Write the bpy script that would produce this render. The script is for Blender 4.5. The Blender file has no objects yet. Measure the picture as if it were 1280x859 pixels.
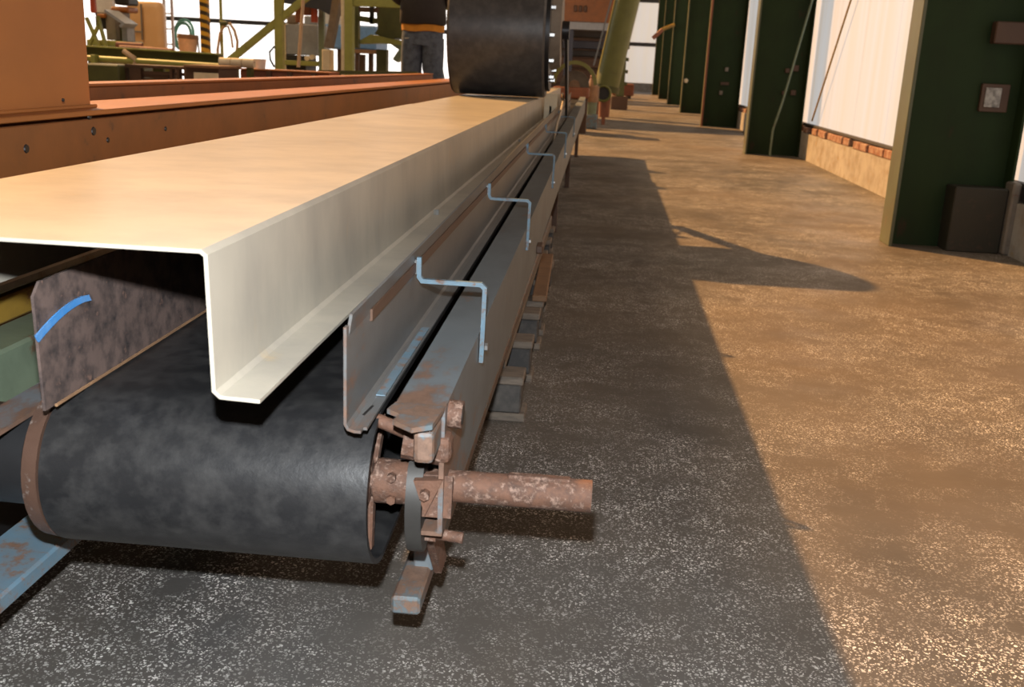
import bpy, bmesh, math, random
from mathutils import Vector, Matrix
random.seed(7)
S = bpy.context.scene
COL = S.collection

# ------------------------------------------------------------------ camera
IW, IH, FPX, CAMH = 1280.0, 859.0, 1250.0, 0.9
def cray(px, py):
    return Vector((px - IW/2, -(py - IH/2), -FPX)).normalized()
VY = (753.0, 86.0); SL = 0.046
_n = math.hypot(1, SL)
AY = cray(*VY)
AZ = cray(VY[0] + 1000/_n, VY[1] + 1000*SL/_n).cross(AY).normalized()
if AZ.y < 0: AZ = -AZ
AX = AY.cross(AZ)
R = Matrix((AX, AY, AZ))                      # camera -> world
CAM = Vector((0, 0, CAMH))
def at(px, py, X=None, Y=None, Z=None):
    d = R @ cray(px, py)
    if X is not None: t = (X - CAM.x)/d.x
    elif Y is not None: t = (Y - CAM.y)/d.y
    else: t = (Z - CAM.z)/d.z
    return CAM + d*t
cd = bpy.data.cameras.new('camera'); cam = bpy.data.objects.new('camera', cd); COL.objects.link(cam)
cam.matrix_world = Matrix.Translation(CAM) @ R.to_4x4()
cd.sensor_width = 36; cd.sensor_fit = 'HORIZONTAL'; cd.lens = 36*FPX/IW
cd.clip_start = 0.05; cd.clip_end = 300
cd.dof.use_dof = True; cd.dof.focus_distance = 1.75; cd.dof.aperture_fstop = 10.0
S.camera = cam

# ------------------------------------------------------------------ world, sun, flash, exposure
w = bpy.data.worlds.new('world'); S.world = w; w.use_nodes = True
w.node_tree.nodes['Background'].inputs[0].default_value = (1.0, 0.56, 0.26, 1)
w.node_tree.nodes['Background'].inputs[1].default_value = 0.075
sd = bpy.data.lights.new('sun', 'SUN'); sd.energy = 8.6; sd.color = (1.0, 0.51, 0.175); sd.angle = math.radians(0.9)
sun = bpy.data.objects.new('sun', sd); COL.objects.link(sun)
sun.rotation_euler = Vector((1.113, -0.84, -1.0)).to_track_quat('-Z', 'Y').to_euler(); sun.location = (-12, 14, 12)
fd = bpy.data.lights.new('camera_flash', 'SPOT'); fd.energy = 188; fd.color = (0.93, 0.97, 1.0)
fd.spot_size = math.radians(95); fd.spot_blend = 0.6; fd.shadow_soft_size = 0.012
fl = bpy.data.objects.new('camera_flash', fd); COL.objects.link(fl)
fl.matrix_world = cam.matrix_world.copy(); fl.location = CAM + R @ Vector((-0.01, 0.105, 0.0))
rd = bpy.data.lights.new('left_bay_fill', 'AREA'); rd.shape = 'RECTANGLE'; rd.size = 3.0; rd.size_y = 14.0; rd.energy = 620; rd.color = (1.0, 0.76, 0.50)
rl = bpy.data.objects.new('left_bay_fill', rd); COL.objects.link(rl); rl.location = (-7.5, 6.0, 8.0)      # added unseen fill lamp that brightens the machines in the left bay
vs = S.view_settings; vs.view_transform = 'Standard'; vs.look = 'None'; vs.exposure = 0.0; vs.gamma = 1.0; vs.use_curve_mapping = False

# ------------------------------------------------------------------ materials
def new_mat(name):
    m = bpy.data.materials.new(name); m.use_nodes = True
    nt = m.node_tree; return m, nt, nt.nodes['Principled BSDF']
def N(nt, kind, **k):
    n = nt.nodes.new(kind)
    for a, b in k.items(): setattr(n, a, b)
    return n
def ramp(nt, src, p0, p1, c0=(0,0,0,1), c1=(1,1,1,1)):
    r = N(nt, 'ShaderNodeValToRGB'); e = r.color_ramp.elements
    e[0].position = p0; e[1].position = p1; e[0].color = c0; e[1].color = c1
    nt.links.new(src, r.inputs[0]); return r.outputs[0]
def noise(nt, vec, scale, detail=4, rough=.6, mapping=None):
    n = N(nt, 'ShaderNodeTexNoise'); n.inputs['Scale'].default_value = scale
    n.inputs['Detail'].default_value = detail; n.inputs['Roughness'].default_value = rough
    if mapping:
        mp = N(nt, 'ShaderNodeMapping'); mp.inputs['Scale'].default_value = mapping
        nt.links.new(vec, mp.inputs[0]); vec = mp.outputs[0]
    nt.links.new(vec, n.inputs['Vector']); return n.outputs['Fac']
def mixc(nt, f, a, b):
    m = N(nt, 'ShaderNodeMix', data_type='RGBA')
    for sock, v in ((m.inputs[0], f), (m.inputs[6], a), (m.inputs[7], b)):
        if isinstance(v, (int, float)): sock.default_value = v
        elif isinstance(v, tuple): sock.default_value = (*v, 1) if len(v) == 3 else v
        else: nt.links.new(v, sock)
    return m.outputs[2]
def math_n(nt, op, a, b):
    m = N(nt, 'ShaderNodeMath', operation=op)
    for s, v in zip(m.inputs, (a, b)):
        if isinstance(v, (int, float)): s.default_value = v
        else: nt.links.new(v, s)
    return m.outputs[0]
def bump(nt, bs, h, strength=.3, dist=.002):
    b = N(nt, 'ShaderNodeBump'); b.inputs['Strength'].default_value = strength; b.inputs['Distance'].default_value = dist
    nt.links.new(h, b.inputs['Height']); nt.links.new(b.outputs[0], bs.inputs['Normal'])
def worn(name, base, dirt=None, rust=None, dirt_amt=.5, rust_amt=.3, scale=8, rough=.55, metal=0.0, stretch=None, front=None, spec=.5, bmp=.25):
    """paint with tone variation, dirt patches and rust spots; front=(y, length) adds rust near an end"""
    m, nt, bs = new_mat(name)
    tc = N(nt, 'ShaderNodeTexCoord'); v = tc.outputs['Object']
    n1 = noise(nt, v, scale, 6, .65, stretch); n2 = noise(nt, v, scale*3.3, 5, .7, stretch); n3 = noise(nt, v, scale*.45, 4)
    dk = tuple(c*.78 for c in base)
    c = mixc(nt, ramp(nt, n3, .3, .7), dk, base)
    if dirt: c = mixc(nt, math_n(nt, 'MULTIPLY', ramp(nt, n1, .42, .68), dirt_amt), c, dirt)
    if rust:
        r = n2
        t = 1 - rust_amt
        mix = math_n(nt, 'ADD', math_n(nt, 'MULTIPLY', n1, .55), math_n(nt, 'MULTIPLY', n2, .45))
        if front:
            sx = N(nt, 'ShaderNodeSeparateXYZ'); nt.links.new(v, sx.inputs[0])
            mr = N(nt, 'ShaderNodeMapRange'); mr.inputs[1].default_value = front[0]; mr.inputs[2].default_value = front[0] + front[1]
            mr.inputs[3].default_value = front[2] if len(front) > 2 else .3; mr.inputs[4].default_value = 0
            nt.links.new(sx.outputs['Y'], mr.inputs[0]); mix = math_n(nt, 'ADD', mix, mr.outputs[0])
        f = ramp(nt, mix, .62 - rust_amt*.3, .70 - rust_amt*.3)
        rc = mixc(nt, ramp(nt, n2, .35, .65), tuple(x*.55 for x in rust), rust)
        c = mixc(nt, f, c, rc)
    nt.links.new(c, bs.inputs['Base Color'])
    bs.inputs['Roughness'].default_value = rough; bs.inputs['Metallic'].default_value = metal
    bs.inputs['Specular IOR Level'].default_value = spec
    bump(nt, bs, n2, bmp, .002)
    return m
def plain(name, col, rough=.6, metal=0.0, scale=20, var=.15, spec=.5):
    return worn(name, col, tuple(c*(1-var*2) for c in col), None, .6, 0, scale, rough, metal, None, None, spec, .08)
def emis(name, col, strength, base=(.8,.8,.8), vary=0.0):
    m, nt, bs = new_mat(name)
    bs.inputs['Base Color'].default_value = (*base, 1); bs.inputs['Roughness'].default_value = .6
    tc = N(nt, 'ShaderNodeTexCoord')
    n = noise(nt, tc.outputs['Object'], 1.0, 3, .5, (6, 6, .25))
    c = mixc(nt, ramp(nt, n, .35, .7), col, tuple(a*b for a, b in zip(col, (1, 1-vary*.5, 1-vary))))
    nt.links.new(c, bs.inputs['Emission Color']); bs.inputs['Emission Strength'].default_value = strength
    return m

def floor_mat():
    m, nt, bs = new_mat('worn_terrazzo_floor')
    tc = N(nt, 'ShaderNodeTexCoord'); v = tc.outputs['Object']
    base = mixc(nt, ramp(nt, noise(nt, v, 1.6, 5, .6), .3, .72), (.058, .057, .056), (.110, .106, .10))
    dust = ramp(nt, noise(nt, v, .55, 5, .6, (1, .6, 1)), .36, .70)
    base = mixc(nt, math_n(nt, 'MULTIPLY', dust, .62), base, (.18, .135, .092))
    streak = ramp(nt, noise(nt, v, 2.0, 4, .6, (.35, 2.2, 1)), .45, .75)
    base = mixc(nt, math_n(nt, 'MULTIPLY', streak, .22), base, (.075, .068, .06))
    # aggregate chips: voronoi cells, warped, two sizes, worn clear in patches
    warp = N(nt, 'ShaderNodeTexNoise'); warp.inputs['Scale'].default_value = 60; nt.links.new(v, warp.inputs['Vector'])
    vm = N(nt, 'ShaderNodeMixRGB'); vm.inputs[0].default_value = .012; nt.links.new(v, vm.inputs[1]); nt.links.new(warp.outputs['Color'], vm.inputs[2])
    out = None
    for sc, lo, hi, seed in ((110, .25, .32, 0), (160, .27, .35, 1), (240, .28, .38, 2)):
        vo = N(nt, 'ShaderNodeTexVoronoi'); vo.inputs['Scale'].default_value = sc; nt.links.new(vm.outputs[0], vo.inputs['Vector'])
        chip = ramp(nt, vo.outputs['Distance'], lo, hi, (1,1,1,1), (0,0,0,1))
        sp = N(nt, 'ShaderNodeSeparateColor'); nt.links.new(vo.outputs['Color'], sp.inputs[0])
        keep = ramp(nt, sp.outputs[seed], .30, .50)
        c = math_n(nt, 'MULTIPLY', chip, keep)
        out = c if out is None else math_n(nt, 'MAXIMUM', out, c)
    patch = ramp(nt, noise(nt, v, 1.7, 7, .75), .38, .57)
    fine = ramp(nt, noise(nt, v, 11, 4, .65), .32, .55)
    mask = math_n(nt, 'MULTIPLY', math_n(nt, 'MULTIPLY', out, patch), fine)
    mask = math_n(nt, 'MULTIPLY', mask, math_n(nt, 'SUBTRACT', 1.0, math_n(nt, 'MULTIPLY', dust, .35)))
    tone = N(nt, 'ShaderNodeTexVoronoi'); tone.inputs['Scale'].default_value = 125; nt.links.new(vm.outputs[0], tone.inputs['Vector'])
    sp = N(nt, 'ShaderNodeSeparateColor'); nt.links.new(tone.outputs['Color'], sp.inputs[0])
    chipc = mixc(nt, sp.outputs[2], (.42, .40, .37), (1.0, .97, .92))
    nt.links.new(mixc(nt, mask, base, chipc), bs.inputs['Base Color'])
    rr = ramp(nt, noise(nt, v, 3, 4), .3, .7, (.42,)*3 + (1,), (.7,)*3 + (1,))
    nt.links.new(rr, bs.inputs['Roughness']); bs.inputs['Specular IOR Level'].default_value = .3
    bump(nt, bs, noise(nt, v, 90, 3), .25, .002)
    return m

RUST = (.16, .08, .045); PALERUST = (.20, .118, .082)
M = {}
M['floor'] = floor_mat()
M['hood'] = worn('cream_hood_paint', (.425, .39, .32), (.20, .19, .175), (.40, .32, .21), .45, .10, 6, .42, 0, (1, 1.3, .5), None, .5, .06)
M['rail'] = worn('grey_rail_paint', (.16, .185, .20), (.09, .10, .105), PALERUST, .55, .10, 9, .48, .1, (1, .5, 1), (-.1, .45, .20))
M['skirt'] = worn('grey_skirt_paint', (.15, .155, .155), (.085, .085, .088), PALERUST, .6, .06, 8, .40, .2, (1, .5, 1), (-.12, .14, .17))
M['skirt_old'] = worn('rusted_skirt_steel', (.145, .10, .085), (.022, .020, .021), (.21, .125, .095), .95, .14, 30, .6)
M['blue'] = worn('chipped_blue_paint', (.13, .22, .29), (.17, .18, .18), PALERUST, .8, .36, 20, .5)
M['blue_lip'] = worn('bright_blue_paint', (.06, .25, .60), (.30, .40, .50), None, .3, 0, 30, .5)
M['belt'] = worn('black_rubber_belt', (.017, .017, .018), (.060, .058, .056), None, .40, 0, 34, .38, 0, (1, 1, 1), None, .5, .2)
M['rust'] = worn('rusted_steel', (.150, .074, .046), (.040, .025, .020), (.25, .160, .120), .9, .34, 44, .72, .1, None, None, .4, .8)
M['collar'] = worn('worn_rusted_collar', (.15, .085, .06), (.075, .045, .035), (.34, .29, .26), .6, .28, 22, .42, .35)
M['darksteel'] = plain('dark_oily_steel', (.035, .035, .037), .38, .4)
M['roller'] = worn('dark_roller_rubber', (.060, .060, .063), (.12, .118, .115), (.10, .07, .05), .5, .04, 20, .40, .15, (1, 1, 1), None, .5, .12)
M['zinc'] = worn('blue_grey_bracket_paint', (.12, .20, .26), (.13, .135, .135), RUST, .7, .28, 45, .55, .2)
M['bolt'] = plain('zinc_bolt', (.55, .55, .54), .3, .8)
M['orange'] = worn('orange_machine_paint', (.36, .125, .026), (.24, .085, .020), (.05, .04, .035), .5, .03, 5, .5, 0, (1, .4, 1))
M['orange2'] = worn('dull_orange_paint', (.24, .085, .022), (.13, .05, .016), (.05, .03, .02), .6, .12, 6, .55)
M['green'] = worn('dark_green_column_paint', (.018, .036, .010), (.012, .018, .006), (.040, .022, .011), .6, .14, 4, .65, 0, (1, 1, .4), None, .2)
M['green_sunlit'] = worn('sunlit_column_green', (.10, .115, .065), (.085, .068, .036), (.15, .085, .04), .5, .12, 6, .5, 0, (1, 1, .4))  # lighter copy of the column green: sunlight on the left flanges put into colour
M['mgreen'] = worn('olive_machine_paint', (.33, .35, .09), (.19, .20, .055), (.12, .07, .03), .5, .10, 8, .5)
M['mgreen_dark'] = worn('dark_olive_paint', (.085, .095, .026), (.045, .045, .016), (.08, .05, .02), .6, .10, 8, .5)
M['palegreen'] = worn('pale_green_paint', (.20, .26, .18), (.10, .13, .09), RUST, .5, .14, 9, .5)
M['yellow'] = worn('dull_yellow_paint', (.34, .21, .035), (.14, .09, .02), RUST, .5, .14, 9, .5)
M['wood'] = worn('grey_pallet_wood', (.22, .175, .135), (.06, .052, .045), None, .7, 0, 12, .8, 0, (1, 6, 6))
M['wood_dark'] = worn('oily_dark_wood', (.050, .047, .045), (.15, .13, .11), None, .6, 0, 16, .7)
M['wood_warm'] = worn('orange_brown_timber', (.27, .15, .075), (.13, .07, .04), None, .6, 0, 12, .75)
M['cream'] = plain('cream_paint', (.82, .72, .52), .55)
M['white'] = plain('white_plastic', (.78, .76, .72), .45)
M['grey'] = plain('grey_cabinet_paint', (.30, .33, .37), .45)
M['greybrown'] = worn('grey_brown_steel', (.22, .19, .155), (.09, .075, .06), RUST, .5, .15, 10, .55)
M['navy'] = plain('navy_steel', (.03, .04, .07), .5)
M['bluepanel'] = plain('blue_panel_paint', (.17, .36, .70), .5)
M['red'] = plain('red_cylinder_paint', (.45, .07, .03), .45)
M['redbrown'] = worn('red_brown_steel', (.27, .095, .05), (.13, .05, .03), None, .5, 0, 8, .6)
M['brown'] = worn('brown_steel', (.085, .042, .022), (.05, .025, .015), None, .5, 0, 8, .6)
M['plaster'] = worn('patched_plaster', (.40, .38, .35), (.20, .17, .14), (.33, .25, .15), .7, .22, 7, .85, 0, None, None, .2, .6)
M['brick'] = worn('pale_red_brick', (.26, .125, .085), (.42, .34, .29), None, .8, 0, 18, .9, 0, None, None, .2, .5)
M['mortar'] = plain('dark_mortar', (.12, .085, .06), .9)
M['panel'] = emis('translucent_wall_panel', (.96, .95, .94), .50, (.22, .22, .22), .25)
M['daylight'] = emis('daylight_panel', (1.0, .97, .93), 1.7, (.8, .8, .8), .06)
M['door_panel'] = emis('backlit_door_panel', (1.0, .90, .80), .52, (.6, .58, .55), .15)
M['frame_dark'] = plain('dark_frame', (.05, .045, .04), .6)
M['black'] = plain('black_steel', (.012, .012, .013), .5)
M['hose_green'] = plain('green_hose', (.16, .40, .28), .5)
M['hose_brown'] = plain('brown_hose', (.60, .42, .27), .6)
M['jeans'] = worn('faded_denim', (.12, .15, .20), (.035, .042, .06), (.21, .19, .17), .7, .12, 22, .9, 0, None, None, .2, .4)
M['jacket'] = plain('dark_jacket', (.022, .019, .020), .75, 0, 16, .25)
M['shirt'] = plain('orange_shirt', (.62, .27, .03), .85)
M['skin'] = plain('skin', (.48, .29, .20), .55)
M['hair'] = plain('dark_hair', (.02, .015, .012), .7)
M['cable'] = plain('pale_cable', (.42, .36, .27), .6)
M['duct'] = worn('dull_olive_duct', (.19, .20, .055), (.11, .115, .035), (.12, .07, .03), .5, .08, 4, .5)
M['brass'] = worn('rusty_brass', (.34, .20, .11), (.16, .09, .05), None, .6, 0, 14, .45, .3)
M['notice'] = worn('white_notice_plate', (.42, .40, .36), (.06, .055, .05), None, .9, 0, 28, .5)
def stripes_mat():
    m, nt, bs = new_mat('yellow_black_stripes')
    tc = N(nt, 'ShaderNodeTexCoord'); wv = N(nt, 'ShaderNodeTexWave'); wv.bands_direction = 'DIAGONAL'
    mp = N(nt, 'ShaderNodeMapping'); mp.inputs['Scale'].default_value = (.35, .35, 1.6)
    nt.links.new(tc.outputs['Object'], mp.inputs[0]); nt.links.new(mp.outputs[0], wv.inputs['Vector']); wv.inputs['Scale'].default_value = 4.6
    nt.links.new(ramp(nt, wv.outputs['Fac'], .44, .5, (.05, .03, .01, 1), (.70, .38, .03, 1)), bs.inputs['Base Color']); bs.inputs['Roughness'].default_value = .5
    return m
M['stripes'] = stripes_mat()

# ------------------------------------------------------------------ mesh helpers
class MB:
    def __init__(s): s.bm = bmesh.new()
    def box(s, x0, x1, y0, y1, z0, z1, bev=0.0, seg=1, rot=None, piv=None):
        r = bmesh.ops.create_cube(s.bm, size=1.0); vs_ = r['verts']
        bmesh.ops.scale(s.bm, vec=(abs(x1-x0), abs(y1-y0), abs(z1-z0)), verts=vs_)
        if bev:
            ed = list({e for v in vs_ for e in v.link_edges})
            b = bmesh.ops.bevel(s.bm, geom=ed, offset=bev, segments=seg, affect='EDGES', profile=.5)
            vs_ = list({v for f in b['faces'] for v in f.verts} | {v for v in vs_ if v.is_valid})
        c = Vector(((x0+x1)/2, (y0+y1)/2, (z0+z1)/2))
        bmesh.ops.translate(s.bm, vec=c, verts=vs_)
        if rot is not None: bmesh.ops.rotate(s.bm, cent=piv or c, matrix=rot, verts=vs_)
        return s
    def cyl(s, p0, p1, r0, r1=None, n=24, caps=True):
        p0, p1 = Vector(p0), Vector(p1); r1 = r0 if r1 is None else r1
        d = p1 - p0; q = d.to_track_quat('Z', 'Y').to_matrix().to_4x4()
        bmesh.ops.create_cone(s.bm, cap_ends=caps, segments=n, radius1=r0, radius2=r1, depth=d.length, matrix=Matrix.Translation((p0+p1)/2) @ q)
        return s
    def tube(s, pts, r, n=8, closed=False):
        pts = [Vector(p) for p in pts]; rings = []; m = len(pts); up = Vector((.31, .17, .93)).normalized()
        for i, p in enumerate(pts):
            a = pts[i-1] if (i > 0 or closed) else p; b = pts[(i+1) % m] if (i < m-1 or closed) else p
            t = (b - a).normalized(); u = t.cross(up)
            if u.length < .05: u = t.cross(Vector((1, 0, 0)))
            u.normalize(); v = t.cross(u)
            rings.append([s.bm.verts.new(p + (u*math.cos(k*math.tau/n) + v*math.sin(k*math.tau/n))*r) for k in range(n)])
        for i in range(m if closed else m-1):
            A, B = rings[i], rings[(i+1) % m]
            for k in range(n): s.bm.faces.new((A[k], A[(k+1) % n], B[(k+1) % n], B[k]))
        if not closed: s.bm.faces.new(rings[0][::-1]); s.bm.faces.new(rings[-1])
        return s
    def bar(s, pts, w, t, across=(0, 1, 0)):
        """flat bar swept along a polyline: width w along 'across', thickness t"""
        pts = [Vector(p) for p in pts]; a = Vector(across).normalized(); rings = []
        for i, p in enumerate(pts):
            d0 = (p - pts[i-1]).normalized() if i else None; d1 = (pts[i+1] - p).normalized() if i < len(pts)-1 else None
            d = ((d0 or d1) + (d1 or d0)).normalized(); n = a.cross(d).normalized()
            k = 1.0 if not (d0 and d1) else 1/max(.4, d.dot(d0))
            rings.append([s.bm.verts.new(p + a*(w/2*sa) + n*(t/2*k*sn)) for sa, sn in ((-1,-1),(1,-1),(1,1),(-1,1))])
        for A, B in zip(rings, rings[1:]):
            for k in range(4): s.bm.faces.new((A[k], A[(k+1) % 4], B[(k+1) % 4], B[k]))
        s.bm.faces.new(rings[0][::-1]); s.bm.faces.new(rings[-1]); return s
    def prism(s, poly, axis, a0, a1):
        """poly: 2D points in the plane normal to axis ('X': (y,z), 'Y': (x,z), 'Z': (x,y))"""
        def P(u, v, a): return {'X': (a, u, v), 'Y': (u, a, v), 'Z': (u, v, a)}[axis]
        A = [s.bm.verts.new(P(u, v, a0)) for u, v in poly]; B = [s.bm.verts.new(P(u, v, a1)) for u, v in poly]
        n = len(poly)
        for k in range(n): s.bm.faces.new((A[k], A[(k+1) % n], B[(k+1) % n], B[k]))
        s.bm.faces.new(A[::-1]); s.bm.faces.new(B); return s
    def sheet(s, prof, th, y0, y1, ny=1, jit=0.0, slope=0.0):
        """profile (x,z) polyline of sheet metal with thickness th, extruded along Y"""
        P = [Vector((x, 0, z)) for x, z in prof]; off = []
        for i in range(len(P)):
            d0 = (P[i]-P[i-1]).normalized() if i else None; d1 = (P[i+1]-P[i]).normalized() if i < len(P)-1 else None
            d = ((d0 or d1) + (d1 or d0)).normalized(); nn = Vector((-d.z, 0, d.x)); k = 1/max(.35, d.dot(d0 or d1))
            off.append(nn*th*k)
        loop = [p for p in P] + [p + o for p, o in zip(P[::-1], off[::-1])]
        rows = []
        for j in range(ny+1):
            y = y0 + (y1-y0)*j/ny; jx = random.uniform(-jit, jit) if 0 < j < ny else 0; jz = random.uniform(-jit, jit) if 0 < j < ny else 0
            rows.append([s.bm.verts.new((p.x + jx, y, p.z + jz + slope*(y-y0))) for p in loop])
        n = len(loop)
        for A, B in zip(rows, rows[1:]):
            for k in range(n): s.bm.faces.new((A[k], B[k], B[(k+1) % n], A[(k+1) % n]))
        s.bm.faces.new(rows[0]); s.bm.faces.new(rows[-1][::-1]); return s
    def build(s, name, mat, parent=None, smooth=None, label=None):
        bmesh.ops.remove_doubles(s.bm, verts=s.bm.verts, dist=1e-6)
        bmesh.ops.recalc_face_normals(s.bm, faces=s.bm.faces)
        org = world_loc(parent) if parent else None
        if org is None:
            cs = [v.co for v in s.bm.verts]
            org = Vector(((min(c.x for c in cs)+max(c.x for c in cs))/2, (min(c.y for c in cs)+max(c.y for c in cs))/2, min(c.z for c in cs)))
        bmesh.ops.translate(s.bm, vec=-org, verts=s.bm.verts)
        me = bpy.data.meshes.new(name); s.bm.to_mesh(me); s.bm.free()
        me.materials.append(M[mat] if isinstance(mat, str) else mat)
        if smooth is not None:
            for p in me.polygons: p.use_smooth = True
            me.set_sharp_from_angle(angle=math.radians(smooth))
        o = bpy.data.objects.new(name, me); COL.objects.link(o)
        if parent: o.parent = parent
        else: o.location = org
        if label: o['label'] = label
        return o
def world_loc(o):
    l = Vector(o.location)
    while o.parent: o = o.parent; l = l + o.location
    return l
def tag(o, label, cat, group=None):
    o['label'] = label; o['category'] = cat
    if group: o['group'] = group
    return o
def thing(name, label, cat, loc=(0, 0, 0), group=None):
    o = bpy.data.objects.new(name, None); COL.objects.link(o); o.location = loc; o.empty_display_size = .1
    return tag(o, label, cat, group)
def struct(o): o['kind'] = 'structure'; return o
def dup(o, delta, parent=None):
    c = o.copy(); COL.objects.link(c)
    if parent: c.parent = parent
    else: c.location = Vector(o.location) + Vector(delta)
    for ch in o.children: dup(ch, (0, 0, 0), c)
    return c

# ================================================================== THE SETTING
f = MB(); f.box(-16, 6, -4, 50, -.1, 0); struct(f.build('floor', 'floor'))
DR = .009
def wx(y, base): return base + DR*(y - 5.8)
# right wall: plinth with a course of bricks, translucent panels above
wr = bpy.data.objects.new('wall_right', None); COL.objects.link(wr); wr.location = (2.6, 20, 0); struct(wr)
YW0, YW1 = 2.0, 46.0
b = MB(); b.prism([(wx(YW0, 2.31), YW0), (wx(YW1, 2.31), YW1), (wx(YW1, 2.66), YW1), (wx(YW0, 2.66), YW0)], 'Z', 0, .29)
b.build('plinth', 'plaster', wr)
b = MB(); b.prism([(wx(YW0, 2.375), YW0), (wx(YW1, 2.375), YW1), (wx(YW1, 2.66), YW1), (wx(YW0, 2.66), YW0)], 'Z', .29, .372)
b.build('mortar_bed', 'mortar', wr)
brick_me = None; y = 4.6; k = 0
while y < 24:
    L = .235
    if random.random() > .07:
        b = MB(); xx = wx(y, 2.325 + random.uniform(-.01, .02)); b.box(xx, xx+.11, y, y+L, .291, .358+random.uniform(-.006, .012), .008)
        b.build('brick', 'brick', wr)
    y += L + .018
b = MB(); b.prism([(wx(YW0, 2.35), YW0), (wx(YW1, 2.35), YW1), (wx(YW1, 2.47), YW1), (wx(YW0, 2.47), YW0)], 'Z', .372, .392); b.build('sill_strip', 'frame_dark', wr)
y = YW0
while y < YW1 - .1:
    y2 = min(y + 1.15, YW1)
    b = MB(); b.prism([(wx(y, 2.395), y+.004), (wx(y2, 2.395), y2-.004), (wx(y2, 2.43), y2-.004), (wx(y, 2.43), y+.004)], 'Z', .39, 6.0)
    b.build('wall_panel', 'panel', wr); y = y2
# thin brace rod on the panels between the first two columns
p0, p1 = at(1015, 151, X=2.385), at(1062, 5, X=2.385); d = p1 - p0
MB().tube([p0, p0 + d*3.2], .010, 6).build('brace_rod', 'yellow', wr)

# end wall of the aisle, with a backlit door
we = bpy.data.objects.new('wall_end', None); COL.objects.link(we); we.location = (-2, 46, 0); struct(we)
MB().box(-16, .9, 46, 46.3, 0, 6).build('cladding', 'brown', we)
MB().box(.9, 2.9, 46, 46.3, 3.75, 6).build('lintel', 'frame_dark', we)
MB().box(.9, 2.9, 45.95, 46.3, 0, .36).build('plinth', 'plaster', we)
dr = bpy.data.objects.new('door_1', None); COL.objects.link(dr); dr.location = (1.6, 46, .36); struct(dr)
MB().box(.96, 2.9, 46.02, 46.10, .37, 1.92).build('door_panel', 'door_panel', dr)
MB().box(.96, 2.9, 46.02, 46.10, 2.08, 3.74).build('door_panel', 'door_panel', dr)
MB().box(.94, 2.9, 45.98, 46.12, 1.92, 2.08).build('cross_rail', 'frame_dark', dr)

# daylight wall behind the machines on the left
wl = bpy.data.objects.new('wall_left', None); COL.objects.link(wl); wl.location = (-8, 21, 0); struct(wl)
x = -16.0
while x < -4.0:
    MB().box(x+.01, x+1.69, 21, 21.06, .25, 6).build('daylight_panel', 'daylight', wl); x += 1.7
MB().box(-16, -2.2, 20.98, 21.1, 0, .25).build('plinth', 'plaster', wl)
MB().tube([at(120, 17, Y=20.9), at(205, 22.5, Y=20.9), at(345, 30, Y=20.9), at(560, 40, Y=20.9)], .045, 8).build('girt_rail', 'frame_dark', wl)

# ================================================================== COLUMNS
def column(y, label, group=None, w_=.62):
    x0 = wx(y, 1.69); t = thing('steel_column', label, 'column', (x0 + w_/2, y, 0), group)
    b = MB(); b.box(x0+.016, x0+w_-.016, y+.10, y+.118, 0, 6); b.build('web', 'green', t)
    b = MB(); b.box(x0-.004, x0+.016, y+.0, y+.20, 0, 6, .003); b.build('flange', 'green_sunlit', t)
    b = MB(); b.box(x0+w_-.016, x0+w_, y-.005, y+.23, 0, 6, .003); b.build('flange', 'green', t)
    return t, x0
CY = [5.8, 12.2, 18.3, 24.0, 29.6, 35.2, 40.8]
CL = ['dark green steel column with a white notice plate and a rust-stained cover box',
      'dark green steel column with a thin pale rod leaning against it',
      'dark green steel column with a red-brown edge, just past the one with the leaning rod',
      'dark green steel column with one small bright stud, beyond the red-brown edged one',
      'dark green steel column far along the aisle wall', 'dark green steel column far along the aisle wall', 'dark green steel column far along the aisle wall']
cols = []
for i, (cy, lb) in enumerate(zip(CY, CL)):
    cols.append(column(cy, lb, 'green columns along the right wall' if i > 3 else None))
t, x0 = cols[0]
b = MB(); b.box(1.985, 2.27, 5.74, 5.90, 0, .36, .006); b.build('cover_box', worn('rust_stained_cover', (.028, .024, .014), (.016, .018, .010), (.050, .030, .018), .6, .25, 9, .6), t)
fr = MB(); fr.box(2.085, 2.235, 5.875, 5.90, .765, .915, .003); fr = fr.build('plate_frame', 'brown', t)
MB().box(2.105, 2.19, 5.868, 5.88, .79, .895, .002).build('notice_plate', 'notice', fr, label='white printed notice plate')
MB().box(2.09, 2.27, 5.83, 5.90, 1.125, 1.24, .006).build('dark_box', 'brown', t)
MB().box(2.275, 2.32, 5.70, 5.82, 0, .40, .01).build('end_plate', 'greybrown', t)
t, x0 = cols[1]
for dx, z_, s_ in ((.37, .95, .05), (.45, .97, .07), (.36, .70, .045), (.46, .70, .06)):
    MB().box(x0+dx, x0+dx+s_, 12.27, 12.30, z_, z_+s_, .004).build('bolt_plate', 'brown', t)
t, x0 = cols[2]
MB().box(x0-.012, x0+.018, 18.27, 18.30, 0, 6).build('edge_strip', 'redbrown', t, label='red-brown edge strip')
for dx, z_ in ((.33, .95), (.27, .55)): MB().box(x0+dx, x0+dx+.06, 18.36, 18.40, z_, z_+.07, .005).build('bolt_plate', 'greybrown', t)
MB().box(x0+.28, x0+.42, 18.37, 18.40, .72, .77).build('bracket', 'brown', t)
t, x0 = cols[3]
MB().cyl((x0+.08, 24.10, .72), (x0+.08, 24.06, .72), .055, .04, 12).build('stud', 'cream', t, 40, 'small bright stud')
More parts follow.
